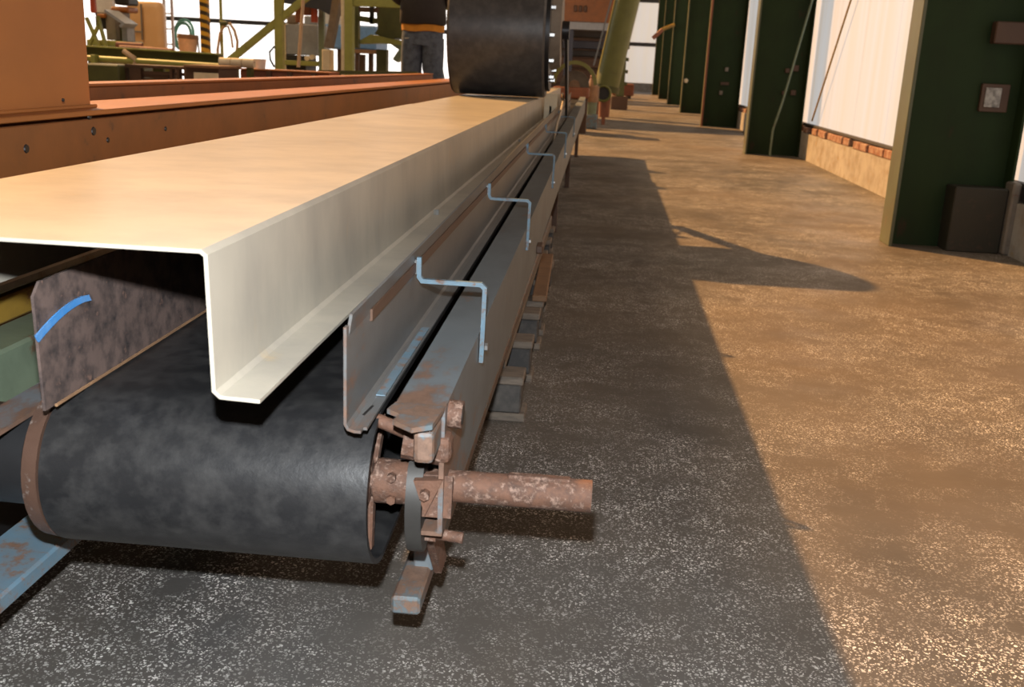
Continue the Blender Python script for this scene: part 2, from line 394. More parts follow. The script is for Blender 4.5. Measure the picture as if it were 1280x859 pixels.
# leaning rod at the second column
pts = [at(963, 187, Y=12.05), at(966, 163, Y=12.05), at(978, 128, Y=12.07), at(1014, 5, Y=12.10)]
pts.append(pts[-1] + (pts[-1]-pts[-2])*.25); pts[0].z = .006
tag(MB().tube(pts, .013, 8).build('leaning_rod', 'palegreen', None, 60), 'thin pale green rod leaning on a dark green column', 'rod')
# pipe bracket high on a far column
pb = thing('pipe_stub', 'red and yellow pipe stub sticking out between the far columns', 'pipe', (1.85, 29.5, 1.9))
q0, q1, q2 = at(816, 48, Y=29.4), at(828, 37, Y=29.4), at(842, 31, Y=29.4)
MB().tube([q0, q1], .06, 8).build('pipe', 'redbrown', pb, 60); MB().tube([q1, q2, Vector((q2.x+.02, 29.72, q2.z))], .05, 8).build('pipe_end', 'yellow', pb, 60)

# ================================================================== THE CONVEYOR
BX0, BX1 = -.645, -.243; DY, DZ, DRD = 1.17, .380, .105     # belt edges, drum axis, drum radius incl. belt
CEND = 11.2
cv = thing('belt_conveyor', 'long grey belt conveyor with black rubber belt and rusted shaft, set on wooden pallets', 'conveyor', (-.45, 1.17, 0))
# belt: one closed loop around the tail drum
b = MB(); n = 28; outer = []; inner = []; th = .007
for k in range(n+1):
    a = math.pi/2 + math.pi*k/n
    outer.append((DY + DRD*math.cos(a), DZ + DRD*math.sin(a))); inner.append((DY + (DRD-th)*math.cos(a), DZ + (DRD-th)*math.sin(a)))
rise = .008
def seg(p): return p
o2 = [(CEND, DZ+DRD+rise*(CEND-DY))] + [(4, DZ+DRD+rise*(4-DY))] + outer + [(1.7, DZ-DRD+.03), (CEND, DZ-DRD+.12)]
i2 = [(CEND, DZ+DRD-th+rise*(CEND-DY))] + [(4, DZ+DRD-th+rise*(4-DY))] + inner + [(1.7, DZ-DRD+th+.03), (CEND, DZ-DRD+th+.12)]
XS = [BX0 + (BX1-BX0)*j/10 for j in range(11)]
ov = [[b.bm.verts.new((x_, y_, z_)) for x_ in XS] for y_, z_ in o2]; iv = [[b.bm.verts.new((x_, y_, z_)) for x_ in XS] for y_, z_ in i2]
for r0, r1 in zip(ov, ov[1:]):
    for j in range(10): b.bm.faces.new((r0[j], r0[j+1], r1[j+1], r1[j]))
for r0, r1 in zip(iv, iv[1:]):
    for j in range(10): b.bm.faces.new((r0[j], r1[j], r1[j+1], r0[j+1]))
for i in range(len(ov)-1):
    for e in (0, -1): b.bm.faces.new((ov[i][e], ov[i+1][e], iv[i+1][e], iv[i][e]))
belt = b.build('belt', 'belt', cv, 40, 'black rubber belt with pale scuffs')
# drum shell inside the belt, spoked ends
dm = MB(); dm.cyl((BX0-.002, DY, DZ), (BX1-.03, DY, DZ), DRD-th-.002, None, 40); drum = dm.build('tail_drum', 'rust', cv, 40)
b = MB()
for k in range(5):
    a = k*math.tau/5 + .5; b.box(BX1-.028, BX1-.012, DY-.010, DY+.010, DZ+.02, DZ+DRD-.012, .003, 1, Matrix.Rotation(a, 3, 'X'), Vector((BX1-.02, DY, DZ)))
b.build('spoke_web', 'rust', drum)
# shaft with hub collar and bolts
sh = MB(); sh.cyl((-.80, DY, DZ), (.022, DY, DZ), .0205, None, 28); shaft = sh.build('shaft', 'rust', cv, 40, 'rusted steel shaft sticking out past the rail')
MB().box(-.085, -.005, DY-.0075, DY+.0075, DZ+.0165, DZ+.0225, .002).build('keyway_bar', 'rust', shaft)
MB().cyl((-.252, DY, DZ), (-.205, DY, DZ), .029, .028, 28).build('hub_collar', 'rust', shaft, 40)
for dz_ in (.018, -.012): MB().cyl((-.228, DY-.025, DZ+dz_), (-.228, DY-.034, DZ+dz_), .006, None, 6).build('set_screw', 'rust', shaft)
# left end: worn collar and dark bearing housing
b = MB(); b.cyl((BX0-.004, DY, DZ), (BX0-.024, DY, DZ), .104, .101, 40); b.cyl((BX0-.024, DY, DZ), (BX0-.040, DY, DZ), .101, .074, 40)
b.build('drum_collar', 'collar', cv, 50, 'rust brown collar with bright worn patches')
b = MB(); b.cyl((BX0-.039, DY, DZ), (BX0-.20, DY, DZ), .066, .064, 32); b.build('bearing_housing', 'darksteel', cv, 40)
# rails
SLP = .0095
def railz(y): return .502 + SLP*(y - 1.1)
b = MB(); b.sheet([(-.221, .502), (-.160, .502), (-.160, .333), (-.205, .333)][::-1], .006, 1.12, CEND, 12, .0006, SLP)
rr = b.build('side_rail', 'rail', cv, None, 'grey painted channel rail with rust at its end')
M['skid'] = worn('chipped_blue_rust_skid', (.12, .155, .17), (.13, .125, .12), (.19, .115, .08), .85, .62, 22, .55)
b = MB(); b.prism([(-.160, 1.125), (-.221, 1.125), (-.226, 1.098), (-.208, 1.085), (-.212, 1.062), (-.186, 1.040), (-.165, 1.055)], 'Z', .4975, .5035); b.box(-.188, -.164, 1.06, 1.13, .452, .492, .006, 2)
b.build('rail_end_plate', 'skid', rr, None, 'torn rail end with rust and blue paint')
b = MB(); b.sheet([(-.692, .447), (-.742, .447), (-.742, .425)], .006, .86, CEND, 8, .0006, SLP); lr = b.build('side_rail', 'rail', cv)
# belt support pan between rails (closes the view into the frame)
MB().box(-.735, -.170, 1.42, CEND, .395, .402).build('slider_pan', 'darksteel', cv)
# skirts
b = MB(); y0 = 1.05
prof = [(-.262, .625), (-.266, .60), (-.266, .498), (-.262, .491), (-.254, .4885), (-.2415, .4885)]
b.sheet(prof, .0035, y0+.012, 9.1, 14, .0008, SLP*.8); b.sheet([(-.266, .612), (-.266, .498), (-.262, .491), (-.254, .4885), (-.246, .4885)], .0035, y0, y0+.012)
sk = b.build('skirt_plate', 'skirt', cv, None, 'grey skirt plate with a rusty bent lower lip')
MB().box(-.2545, -.2515, 1.10, 1.135, .4895, .4932, 0, 1, Matrix.Rotation(-.1, 3, 'Z')).build('slot', 'black', sk)
b = MB(); b.sheet([(-.262, .606), (-.262, .594), (-.284, .590)], .003, 1.165, 9.1, 6, .0005, SLP*.3); b.build('top_lip', 'brown', sk)
MB().box(-.255, -.243, 1.17, 1.50, .4930, .4945, 0, 1, Matrix.Rotation(SLP*.8, 3, 'X'), Vector((-.24, 1.05, .4885))).build('paint_strip', 'blue', sk, None, 'chipped light blue paint strip')
b = MB(); b.prism([(1.05, .488), (9.1, .488+.06), (9.1, .70), (1.06, .64), (1.045, .625)], 'X', -.622, -.6185); ls = b.build('skirt_plate', 'skirt_old', cv, None, 'pitted rust-brown skirt plate')
pts = []
for k in range(9):
    u = k/8; pts.append(at(46 + 66*u, 424 - 52*(1-(1-u)**1.6), X=-.6165))
b = MB(); b.bar(pts, .010, .002, (0, -.55, .83)); b.build('blue_edge', 'blue_lip', ls, None, 'bright blue curved paint edge')
b = MB(); b.tube([(-.6165, 1.07, .4885), (-.6165, 9.0, .551)], .0022, 6); b.build('lower_seal', 'wood_warm', ls)
# end bracket: bearing plate, nuts, pipe stub, studs
b = MB(); poly = [(DY-.012 + .045*math.cos(a), DZ-.018 + .068*math.sin(a)) for a in [math.tau*k/20 for k in range(20)]]
b.prism(poly, 'X', -.206, -.186); M['bearing'] = plain('dull_dark_steel', (.050, .047, .043), .5, .3)
bp = b.build('bearing_plate', 'bearing', cv, 40)
b = MB(); b.prism([(DY-.026, DZ+.022), (DY-.040, DZ+.030), (DY-.046, DZ-.024)], 'X', -.198, -.150); b.prism([(-.196, DZ+.027), (-.160, DZ+.030), (-.181, DZ-.018)], 'Y', DY-.055, DY-.026)
b.build('locking_tab', 'rust', bp)
MB().cyl((-.181, DY-.055, DZ+.012), (-.181, DY-.066, DZ+.012), .0065, None, 6).build('locking_bolt', 'rust', bp)
b = MB(); b.cyl((-.212, DY-.04, DZ+.072), (-.165, DY-.035, DZ+.066), .021, .023, 9); b.box(-.182, -.152, DY-.055, DY-.02, DZ+.05, DZ+.085, .008, 2); b.build('tension_nut', 'rust', cv)
b = MB(); b.cyl((-.262, DY-.03, DZ+.098), (-.195, DY-.035, DZ+.078), .008, .010, 10); b.build('tension_screw', 'rust', cv, 40)
b = MB(); b.cyl((-.190, 1.155, .484), (-.143, 1.155, .482), .0175, None, 20); ps = b.build('pipe_stub', 'rust', cv, 40)
MB().cyl((-.1435, 1.155, .482), (-.1425, 1.155, .482), .012, None, 16).build('bore', 'black', ps)
b = MB(); b.cyl((-.19, DY-.01, DZ-.062), (-.138, DY-.012, DZ-.066), .0075, None, 10); b.cyl((-.19, DY-.01, DZ-.062), (-.172, DY-.01, DZ-.063), .013, None, 6); b.build('stud_bolt', 'rust', cv, 40)
b = MB(); b.prism([(DY-.015, DZ-.05), (DY+.04, DZ-.03), (DY+.16, .194), (DY+.11, .194)], 'X', -.192, -.182); b.build('gusset', 'rust', cv)
b = MB(); b.box(-.225, -.195, DY+.12, DY+.17, .19, .345, .003); b.build('end_post', 'rail', cv)
# skids carried by the pallets
def skid(xc, yf, mat, lab, hw=.020):
    b = MB(); b.box(xc-hw, xc+hw, yf, 4.9, .170, .197, .004)
    return b.build('skid_bar', mat, cv, None, lab)
M['skid'] = worn('chipped_blue_rust_skid', (.12, .155, .17), (.13, .125, .12), (.19, .115, .08), .85, .62, 22, .55)
skid(-.219, 1.20, 'skid', 'blue and rust coloured skid bar end'); sl = at(5, 742, Z=.197).x
skid(sl-.05, .98, 'blue', 'chipped blue skid bar end', .05)
for xc in (-.219, sl-.05): MB().box(xc-.02, xc+.02, 2.46, 4.9, .144, .170).build('packing_strip', 'wood', cv)
for yy in (1.62, 2.9, 4.1):
    for xc in (-.219, -.715):
        MB().box(xc-.018, xc+.016, yy, yy+.05, .19, .345 if xc > -.5 else .31).build('frame_post', 'rail', cv)
for yy in (5.6, 7.8, 10.6):
    for xc in (-.215, -.715):
        MB().box(xc-.018, xc+.016, yy, yy+.05, 0, .375 if xc > -.5 else .34).build('frame_leg', 'brown', cv)
# Z-shaped side brackets with bolts
for yy in (1.464, 2.435, 3.73, 4.98, 6.5):
    dz_ = SLP*(yy-1.464)*.35
    b = MB(); b.bar([(-.2545, yy, .616+dz_), (-.254, yy, .586+dz_), (-.2495, yy, .580+dz_), (-.160, yy, .5795+dz_), (-.154, yy, .574+dz_), (-.1555, yy, .458+dz_)], .009, .0065)
    br = b.build('side_bracket', 'zinc', cv, None, 'blue-grey bent flat-bar bracket')
    MB().cyl((-.160, yy+.016, .478+dz_), (-.148, yy+.016, .478+dz_), .0065, None, 6).build('bolt', 'bolt', br)
    MB().box(-.262, -.2575, yy-.003, yy+.003, .590+dz_, .612+dz_).build('weld_tab', 'skirt', br)
# small lug on the rail foot
MB().box(-.162, -.140, 2.93, 2.99, .362, .388, .004).build('lug', 'brown', cv)

# ================================================================== HOOD SHEETS over the belt
HT, HXR, HXL = .724, -.351, -.792
def hood(y0, y1, label, dx=0, dz=0, ny=10, cut=0):
    prof = [(-.304+dx, .582+dz), (-.342+dx, .5835+dz), (-.347+dx, .588+dz), (HXR+.001+dx, HT-.005+dz), (HXR-.005+dx, HT+dz), (HXL+.005+dx, HT+dz), (HXL-.001+dx, HT-.005+dz), (HXL-.005+dx, .588+dz), (HXL-.050+dx, .582+dz)]
    b = MB(); b.sheet(prof, -.0038 if False else .0038, y0, y1, 1, 0)
    o = b.build('conveyor_hood', 'hood', None); tag(o, label, 'hood'); return o
h1 = hood(.880, 4.235, 'cream painted sheet metal hood with open end above the bare belt drum')
h2 = hood(4.235, 9.1, 'cream painted sheet metal hood carrying the big dark roller', -.004, -.003)
tb = None
for px, y_ in ((503, 0), (0, 0)): pass
for par, yy in ((h1, 2.12), (h2, 4.35)):
    MB().cyl((-.334, yy, .5835), (-.334, yy, .594), .006, None, 6).build('bolt', 'bolt', par)

# ================================================================== BIG ROLLER
RY, RR, RX0, RX1 = 5.85, .37, -.835, -.312
RZ = HT + .0035 + RR
ro = thing('press_roller', 'big dark steel roller resting across the cream hood', 'roller', (-.57, RY, HT))
b = MB(); b.cyl((RX0+.012, RY, RZ), (RX1-.012, RY, RZ), RR, None, 96); b.cyl((RX0, RY, RZ), (RX0+.012, RY, RZ), RR-.010, RR, 96); b.cyl((RX1-.012, RY, RZ), (RX1, RY, RZ), RR, RR-.010, 96)
b.build('roller_drum', 'roller', ro, 30)
fg = MB().cyl((RX1, RY, RZ), (RX1+.022, RY, RZ), .335, None, 64).build('end_flange', 'darksteel', ro, 30)
MB().cyl((RX1+.022, RY, RZ), (RX1+.075, RY, RZ), .22, .20, 48).build('hub', 'greybrown', fg, 40)
for k in range(12):
    a = k*math.tau/12 + .13; yy, zz = RY + .275*math.cos(a), RZ + .275*math.sin(a)
    MB().cyl((RX1+.02, yy, zz), (RX1+.046, yy, zz), .014, None, 6).build('flange_bolt', 'bolt', fg)
MB().cyl((RX0-.02, RY, RZ), (RX1+.115, RY, RZ), .05, None, 24).build('axle', 'darksteel', ro, 40)
for xx in (RX1+.100,):
    b = MB(); b.bar([(xx, RY, RZ), (xx, 6.66, .63)], .016, .11, (1, 0, 0)); b.build('swing_arm', 'darksteel', ro)
# guide fingers on the hood edge and the dangling wire
for px, yy in ((-.318, 6.30), (-.285, 6.30)):
    o = MB(); o.bar([(px, yy, .60), (px, yy, .68), (px+.004, yy-.01, .755)], .012, .045, (0, 1, 0)); o = o.build('guide_finger', 'cream', None)
    tag(o, 'short cream metal guide finger standing beside the roller', 'guide', 'guide fingers beside the roller')
    o.location.z = .586; 
pts = [at(*p, X=-.235) for p in ((703, 117), (704, 126), (701, 140), (696, 155), (693, 172), (691, 186), (689, 197))]
tag(MB().tube([Vector((-.235, 5.5 - .11*k, p.z)) if False else p for k, p in enumerate(pts)], .007, 8).build('dangling_wire', 'cable', None, 60), 'pale wire hanging down from the roller beside the conveyor', 'wire')

# ================================================================== PALLETS
def pallet(y0, x1, label, edge='wood_dark'):
    x0, D = x1 - .80, .80
    t = thing('wooden_pallet', label, 'pallet', (x0+.4, y0+.4, 0))
    for yy in (y0, y0+.35, y0+.70):
        j = random.uniform(-.008, .008)
        MB().box(x0, x1+j, yy, yy+.10, 0, .022, .003).build('bottom_board', 'wood', t)
        for xx in (x0, x0+.33, x1-.145):
            b = MB(); b.box(xx, xx+.14, yy+.004, yy+.096, .022, .100, .004); b.build('block', 'wood_dark', t)
        MB().box(x0, x1, yy, yy+.10, .100, .122, .003).build('stringer_board', 'wood', t)
    for k in range(5):
        if k == 4 and edge == 'wood_dark': continue
        xx = x0 + k*(.80-.1)/4 + random.uniform(-.006, .006); MB().box(xx + (.05 if k == 4 else 0), xx+.10, y0-.004, y0+.804, .122, .144, .003, 1, Matrix.Rotation(.02 if k == 4 else 0, 3, 'Z')).build('deck_board', edge if k == 4 else 'wood', t)
    return t
pallet(2.46, -.150, 'dark oily wooden pallet under the rail beside the first bracket')
pallet(3.34, -.148, 'wooden pallet with an orange-brown edge board, behind the oily one', 'wood_warm')
pallet(4.25, -.185, 'wooden pallet furthest along under the conveyor')

# ================================================================== ORANGE MACHINE BED (left)
bed = thing('machine_bed', 'long orange steel machine bed with pale green lower beam beside the conveyor', 'machine bed', (-1.35, 5, 0))
BY0, BY1 = -.3, 9.2
b = MB(); b.box(-1.17, -1.155, BY0, BY1, .44, .738, .002); b.box(-1.30, -1.285, BY0, BY1, .44, .738); b.build('front_beam', 'orange2', bed, None, 'orange brown beam face with black marks')
b = MB(); b.box(-1.35, -1.145, BY0, BY1, .746, .758, .002); b.build('top_flange', 'orange', bed)
b = MB(); b.box(-1.56, -1.47, BY0, 8.95, .50, .785, .004); b.build('rear_beam', 'orange2', bed); 
b = MB(); b.box(-1.565, -1.465, BY0, 8.95, .785, .793, .002); b.build('rear_flange', 'orange', bed)
for yy in (.6, 2.2, 3.9, 5.6, 7.4, 8.9):
    MB().box(-1.50, -1.26, yy, yy+.08, .52, .66).build('cross_tie', 'brown', bed)
    MB().box(-1.42, -1.30, yy, yy+.10, 0, .52).build('leg', 'brown', bed)
b = MB(); b.box(-1.10, -1.0, BY0, BY1, .278, .385, .006); b.build('lower_beam', 'palegreen', bed, None, 'pale green lower beam with rust')
MB().box(-1.09, -1.03, BY0, BY1, 0, .278).build('sun_block_panel', 'black', bed)  # added blocker: keeps sun from passing under the bed onto the floor
b = MB(); b.box(-1.16, -1.06, BY0, BY1, .402, .450, .004); b.build('yellow_rail', 'yellow', bed)
b = MB(); b.box(-1.13, -1.04, BY0, BY1, .465, .485, .004); b.build('grey_strip', 'greybrown', bed)
for yy in (.8, 2.6, 4.6, 6.6, 8.6): MB().box(-1.09, -1.02, yy, yy+.08, 0, .28).build('leg', 'palegreen', bed)
# black pocks and bolt holes on the beam face
for px, py, r_ in ((33, 186, .010), (117, 164, .011), (135, 175, .007), (207, 161, .007), (112, 145.5, .008), (79, 125, .004)):
    p = at(px, py, X=-1.1545)
    MB().cyl((-1.156, p.y, p.z), (-1.1525, p.y, p.z), r_, r_*.8, 10).build('bolt_hole', 'black', bed)
# housing standing on the bed
hs = thing('motor_housing', 'plain orange sheet steel housing standing on the machine bed', 'housing', (-1.25, 1.2, .758))
b = MB(); b.box(-1.345, -1.20, -.25, 2.34, .758, 1.075, .006, 2); b.build('shell', 'orange', hs); b = MB(); b.box(-1.35, -1.19, -.26, 2.35, .758, .766, .002); b.build('base_flange', 'orange', hs)
MB().box(-1.352, -1.193, -.255, 2.346, 1.075, 1.085, .003).build('lid', 'orange', hs)

# ================================================================== LEFT BACKGROUND MACHINES
def pbox(mb, x0, y0, x1, y1, Y, dep, bev=0.0, z0=None, z1=None):
    a, c = at(x0, y1, Y=Y), at(x1, y0, Y=Y); a2, c2 = at(x0, y0, Y=Y), at(x1, y1, Y=Y)
    zl = (a.z + c2.z)/2 if z0 is None else z0; zh = (c.z + a2.z)/2 if z1 is None else z1
    return mb.box((a.x + a2.x)/2, (c.x + c2.x)/2, Y, Y+dep, zl, zh, bev)
# long olive girder with a pipe, on legs
t = thing('olive_girder', 'long olive green girder on legs with a pipe clamped to its side', 'girder', (-3.9, 9, 0))
g0, g1 = at(60, 63, Y=9.2), at(276, 77, Y=8.6)
b = MB(); b.bar([g0, g1], .12, .11, (0, 1, 0)); b.build('girder', 'mgreen_dark', t)
b = MB(); b.bar([g0+Vector((0, -.02, .06)), g1+Vector((0, -.02, .06))], .17, .012, (0, 1, 0)); b.build('top_flange', 'mgreen', t)
b = MB(); b.tube([at(60, 69.5, Y=9.0), at(276, 83, Y=8.45)], .026, 10); b.build('pipe', 'mgreen', t, 60)
for px in (120, 168, 212):
    b = MB(); q = at(px, 75.5 + (px-115)*.05, Y=8.8); b.box(q.x-.02, q.x+.02, q.y-.06, q.y+.02, q.z-.06, q.z+.05, .004); b.build('pipe_clamp', 'mgreen', t)
b = MB(); b.tube([at(155, 64, Y=8.75), at(168, 73, Y=8.7), at(170, 78, Y=8.7), at(163, 95, Y=8.7)], .022, 8); b.build('hose', 'hose_brown', t, 60)
for px in (90, 200, 268):
    q = at(px, 75, Y=9.0); b = MB(); b.box(q.x-.05, q.x+.05, 8.95, 9.05, 0, q.z); b.build('leg', 'mgreen_dark', t)
# block and rack below
t = tag(pbox(MB(), 100, 80, 148.5, 103, 7.8, .45, .01, 0).build('green_chest', 'mgreen_dark', None), 'plain olive green steel chest under the olive girder', 'chest')
t = thing('slatted_rack', 'dark brown slatted rack below the olive girder', 'rack', at(190, 110, Y=7.95) * 1.0)
t.location.z = 0
pbox(MB(), 156, 82, 232, 85.5, 7.9, .4).build('top_rail', 'brown', t)
for x0, x1 in ((162, 176), (212, 215), (221, 224), (230, 234)): pbox(MB(), x0, 85, x1, 101, 7.9, .06, 0, 0).build('upright', 'brown', t)
for y0, y1 in ((90, 94), (99, 104)): pbox(MB(), 176, y0, 231, y1, 7.92, .05).build('slat', 'brown', t)
q = at(176, 93, Y=7.95); q2 = at(212, 97, Y=7.95); b = MB(); b.bar([q, q2], .04, .035, (0, 1, 0)); b.build('slat', 'brown', t)
pbox(MB(), 156.3, 85, 158, 101, 7.91, .05, 0, 0).build('upright', 'brown', t)
t = thing('tool_box', 'brown box with a cream front panel standing beside the slatted rack', 'box', at(252, 100, Y=7.6)); t.location.z = 0
pbox(MB(), 231, 84, 274, 110, 7.5, .40, .006, 0).build('body', 'brown', t); pbox(MB(), 229, 81.5, 275, 85, 7.46, .46, .004).build('lid', 'wood_warm', t)
pbox(MB(), 242, 91, 272, 103, 7.48, .03, .003).build('front_panel', 'cream', t)
# cream conveyor tube segments + white tub + brown trestle beam
t = thing('roller_tube', 'cream roller tube in three sections beside the white tub', 'roller', at(297, 90, Y=8.1)); t.location.z = 0
for x0, x1 in ((275, 289), (290, 303), (304, 318)):
    a, c = at(x0, 77.5 + (x0-275)*.045, Y=8.1), at(x1, 77.5 + (x1-275)*.045, Y=8.1); MB().cyl(a, c, .036, None, 20).build('tube_section', 'cream', t, 40)
a, c = at(276, 77.5, Y=8.1), at(318, 79.5, Y=8.1); MB().cyl(a, c, .015, None, 10).build('shaft', 'greybrown', t, 40)
for px in (280, 312): q = at(px, 82, Y=8.12); MB().box(q.x-.02, q.x+.02, 8.1, 8.16, 0, q.z).build('stand', 'mgreen_dark', t)
t = thing('white_tub', 'small white plastic tub on the brown trestle beam', 'tub', at(325, 86, Y=8.3))
a, c = at(325, 86, Y=8.3), at(325, 75, Y=8.3)
MB().cyl(a, c, .042, .050, 20).build('body', 'white', t, 40); MB().cyl(c, c + Vector((0, 0, .008)), .054, .054, 20).build('rim', 'white', t, 40)
t = thing('trestle_beam', 'red-brown trestle beam behind the orange machine bed', 'beam', at(345, 100, Y=8.1)); t.location.z = 0
b = MB(); a = at(300, 87, Y=8.2); c = at(412, 88, Y=8.2); b.box(a.x, c.x, 8.2, 8.5, a.z-.15, a.z, .006); b.build('beam', 'redbrown', t)
b = MB(); b.box(a.x, c.x, 8.18, 8.52, a.z, a.z+.012, .003); b.build('cap_strip', 'orange', t)
for px in (336, 362, 392): q = at(px, 95, Y=8.18); MB().box(q.x-.02, q.x+.02, 8.175, 8.2, a.z-.15, a.z).build('stiffener', 'brown', t)
for px in (310, 400): q = at(px, 95, Y=8.3); MB().box(q.x-.05, q.x+.05, 8.28, 8.40, 0, a.z-.15).build('leg', 'brown', t)
# striped post
a, c = at(251, 70, Y=11), at(260.5, 70, Y=11)
sp = thing('striped_post', 'yellow and black striped safety post behind the olive girder', 'post', ((a.x+c.x)/2, 11.05, 0))
MB().box(a.x, c.x, 11, 11.09, .02, 2.6, .008).build('post', 'stripes', sp); MB().box(a.x-.06, c.x+.06, 10.94, 11.15, 0, .02).build('foot_plate', 'brown', sp)
# dark pole with looped hose
a = at(277.5, 60, Y=14); t = thing('hose_pole', 'slim green pole with a pale brown hose looped over it', 'pole', (a.x, 14, 0))
MB().cyl((a.x, 14, 0), (a.x, 14, 3.4), .022, None, 12).build('pole', 'mgreen', t, 40)
lp = [at(*p, Y=13.95) for p in ((273, 80), (272, 62), (275, 42), (281, 31), (287, 29), (293, 38), (297, 52), (296, 66), (292, 78))]
MB().tube(lp, .020, 8).build('hose', 'hose_brown', t, 60)
lp = [at(*p, Y=13.93) for p in ((279, 34), (285, 33), (289, 45), (291, 60))]; MB().tube(lp, .015, 8).build('hose', 'hose_brown', t, 60)
MB().cyl(at(275, 29, Y=13.9), at(284, 29, Y=13.9), .03, None, 10).build('hook', 'mgreen_dark', t, 40)
# ladder
a, c = at(207.5, 60, Y=18), at(217, 60, Y=18)
t = thing('ladder', 'tall white ladder standing against the bright daylight wall', 'ladder', ((a.x+c.x)/2, 18, 0)); M['ladder'] = plain('pale_ladder_paint', (.55, .42, .36), .5)
for xx in (a.x, c.x): MB().box(xx-.018, xx+.018, 17.98, 18.03, 0, 3.6).build('stile', 'ladder', t)
for k in range(13): MB().cyl((a.x, 18, .2+k*.26), (c.x, 18, .2+k*.26), .012, None, 8).build('rung', 'ladder', t)
# hose coil with basket
t = thing('hose_coil', 'green hose coiled on the bright wall above the basket', 'hose', at(228, 45, Y=20.75))
for k, (rx, ry) in enumerate(((11, 17), (9.5, 15), (12, 18.5))):
    pts = [at(228 + rx*math.cos(a) + k, 45 + ry*math.sin(a) - k, Y=20.6 + k*.06) for a in [math.tau*j/28 for j in range(28)]]
    MB().tube(pts, .027, 7, True).build('hose_loop', 'hose_green', t, 60)
MB().cyl(at(226, 29, Y=20.7), at(226, 29, Y=20.7) + Vector((0, .28, 0)), .03, None, 8).build('hook', 'frame_dark', t, 40)
t = thing('basket', 'pale orange basket with a rim on a stand beside the green hose coil', 'basket', at(235, 66, Y=16.5)); M['basket'] = plain('pale_orange_basket', (.80, .52, .32), .7)
MB().cyl(at(235, 65, Y=16.5), at(235, 48, Y=16.5), .13, .165, 24).build('body', 'basket', t, 40); MB().cyl(at(235, 48.5, Y=16.5), at(235, 43, Y=16.5), .175, .165, 24).build('rim', 'wood_warm', t, 40)
q = at(235, 65, Y=16.5); MB().cyl((q.x, 16.5, 0), (q.x, 16.5, q.z), .05, .05, 12).build('stand', 'greybrown', t, 60); MB().tube([at(247, 46, Y=16.5), at(249, 66, Y=16.5), (q.x+.05, 16.5, .3)], .014, 6).build('stand_rod', 'greybrown', t, 60)
# orange tank cabinet
t = thing('orange_tank', 'tall pale orange sheet steel tank with rounded edge in front of the bright wall', 'tank', at(185, 70, Y=15)); t.location.z = 0
M['tank'] = worn('pale_orange_paint', (.80, .48, .22), (.66, .36, .14), None, .6, 0, 3, .45)
a, c = at(158, 40, Y=15), at(203, 40, Y=15); MB().box(a.x, c.x, 15, 15.22, 0, 1.56, .09, 4).build('body', 'tank', t, 40)
MB().tube([at(176, 5, Y=14.96), at(178, 50, Y=14.96)], .014, 6).build('edge_rod', 'greybrown', t, 60)
MB().tube([at(160, 39, Y=14.97), at(177, 40, Y=14.97)], .012, 6).build('handle_bar', 'greybrown', t, 60)
# sheet-hopper machine
t = thing('hopper_machine', 'cluttered olive machine with a grey sheet chute and slanted struts', 'machine', at(140, 70, Y=12)); t.location.z = 0
pbox(MB(), 108, 50, 152, 58, 12, .6, .01).build('bed', 'mgreen', t); pbox(MB(), 108, 57, 158, 62, 11.95, .7, .01, 0).build('base', 'mgreen_dark', t)
for q0, q1 in (((108, 22), (124, 58)), ((122, 20), (133, 60)), ((111, 58), (124, 30))):
    a, c = at(*q0, Y=11.9), at(*q1, Y=11.9); MB().bar([a, c], .05, .03, (0, 1, 0)).build('strut', 'mgreen', t)
pbox(MB(), 119, 20, 132, 36, 12.3, .4, .01).build('control_box', 'black', t); pbox(MB(), 121, 17, 131, 22, 12.25, .4, .01).build('box_lid', 'orange', t)
pbox(MB(), 132, 14, 145, 50, 12.3, .4, .01).build('grey_panel', 'greybrown', t); pbox(MB(), 143, 24, 153, 52, 12.4, .35, .01).build('dark_panel', 'mgreen_dark', t)
a = at(139, 14, Y=12.1); c = at(162, 30, Y=12.1); MB().bar([a, c, at(158, 34, Y=12.1)], .35, .03, (0, 1, 0)).build('chute', 'grey', t)
pbox(MB(), 152, 28, 159, 52, 12.15, .2, .006).build('chute_leg', 'grey', t)
pbox(MB(), 138, 8, 160, 15, 12.4, .3, .02).build('motor', 'orange', t); pbox(MB(), 142, -4, 160, 6, 12.4, .3, .02).build('motor_cap', 'black', t)
pbox(MB(), 112, -6, 118, 16, 11.8, .06, .01).build('red_tag_bar', 'red', t)
pbox(MB(), 120, -4, 140, 16, 12.9, .1, .01).build('pale_cover', 'white', t)
# rust pipes lying on girder
for y_, x0, x1 in ((56, 146, 178), (60.5, 150, 192), (62.5, 176, 216)):
    Yp = 9.78 + (62.5-y_)*.035; o = MB().cyl(at(x0, y_, Y=Yp), at(x1, y_ + (x1-x0)*.06, Y=Yp), .032, None, 14).build('rusty_pipe', 'redbrown', None, 40)
    tag(o, 'short red-brown steel pipe lying behind the olive girder', 'pipe', 'rusty pipes behind the girder')
for px in (155, 185, 208):
    pass
b = MB(); a = at(140, 66, Y=9.85); c = at(222, 70, Y=9.85); b.box(a.x, c.x, 9.72, 10.0, min(a.z, c.z)-.05, min(a.z, c.z), .005); b.box(a.x+.02, a.x+.08, 9.8, 9.9, 0, min(a.z, c.z)-.04); b.box(c.x-.08, c.x-.02, 9.8, 9.9, 0, min(a.z, c.z)-.04)
tag(b.build('pipe_trestle', 'brown', None), 'brown trestle carrying the red-brown pipes', 'trestle')

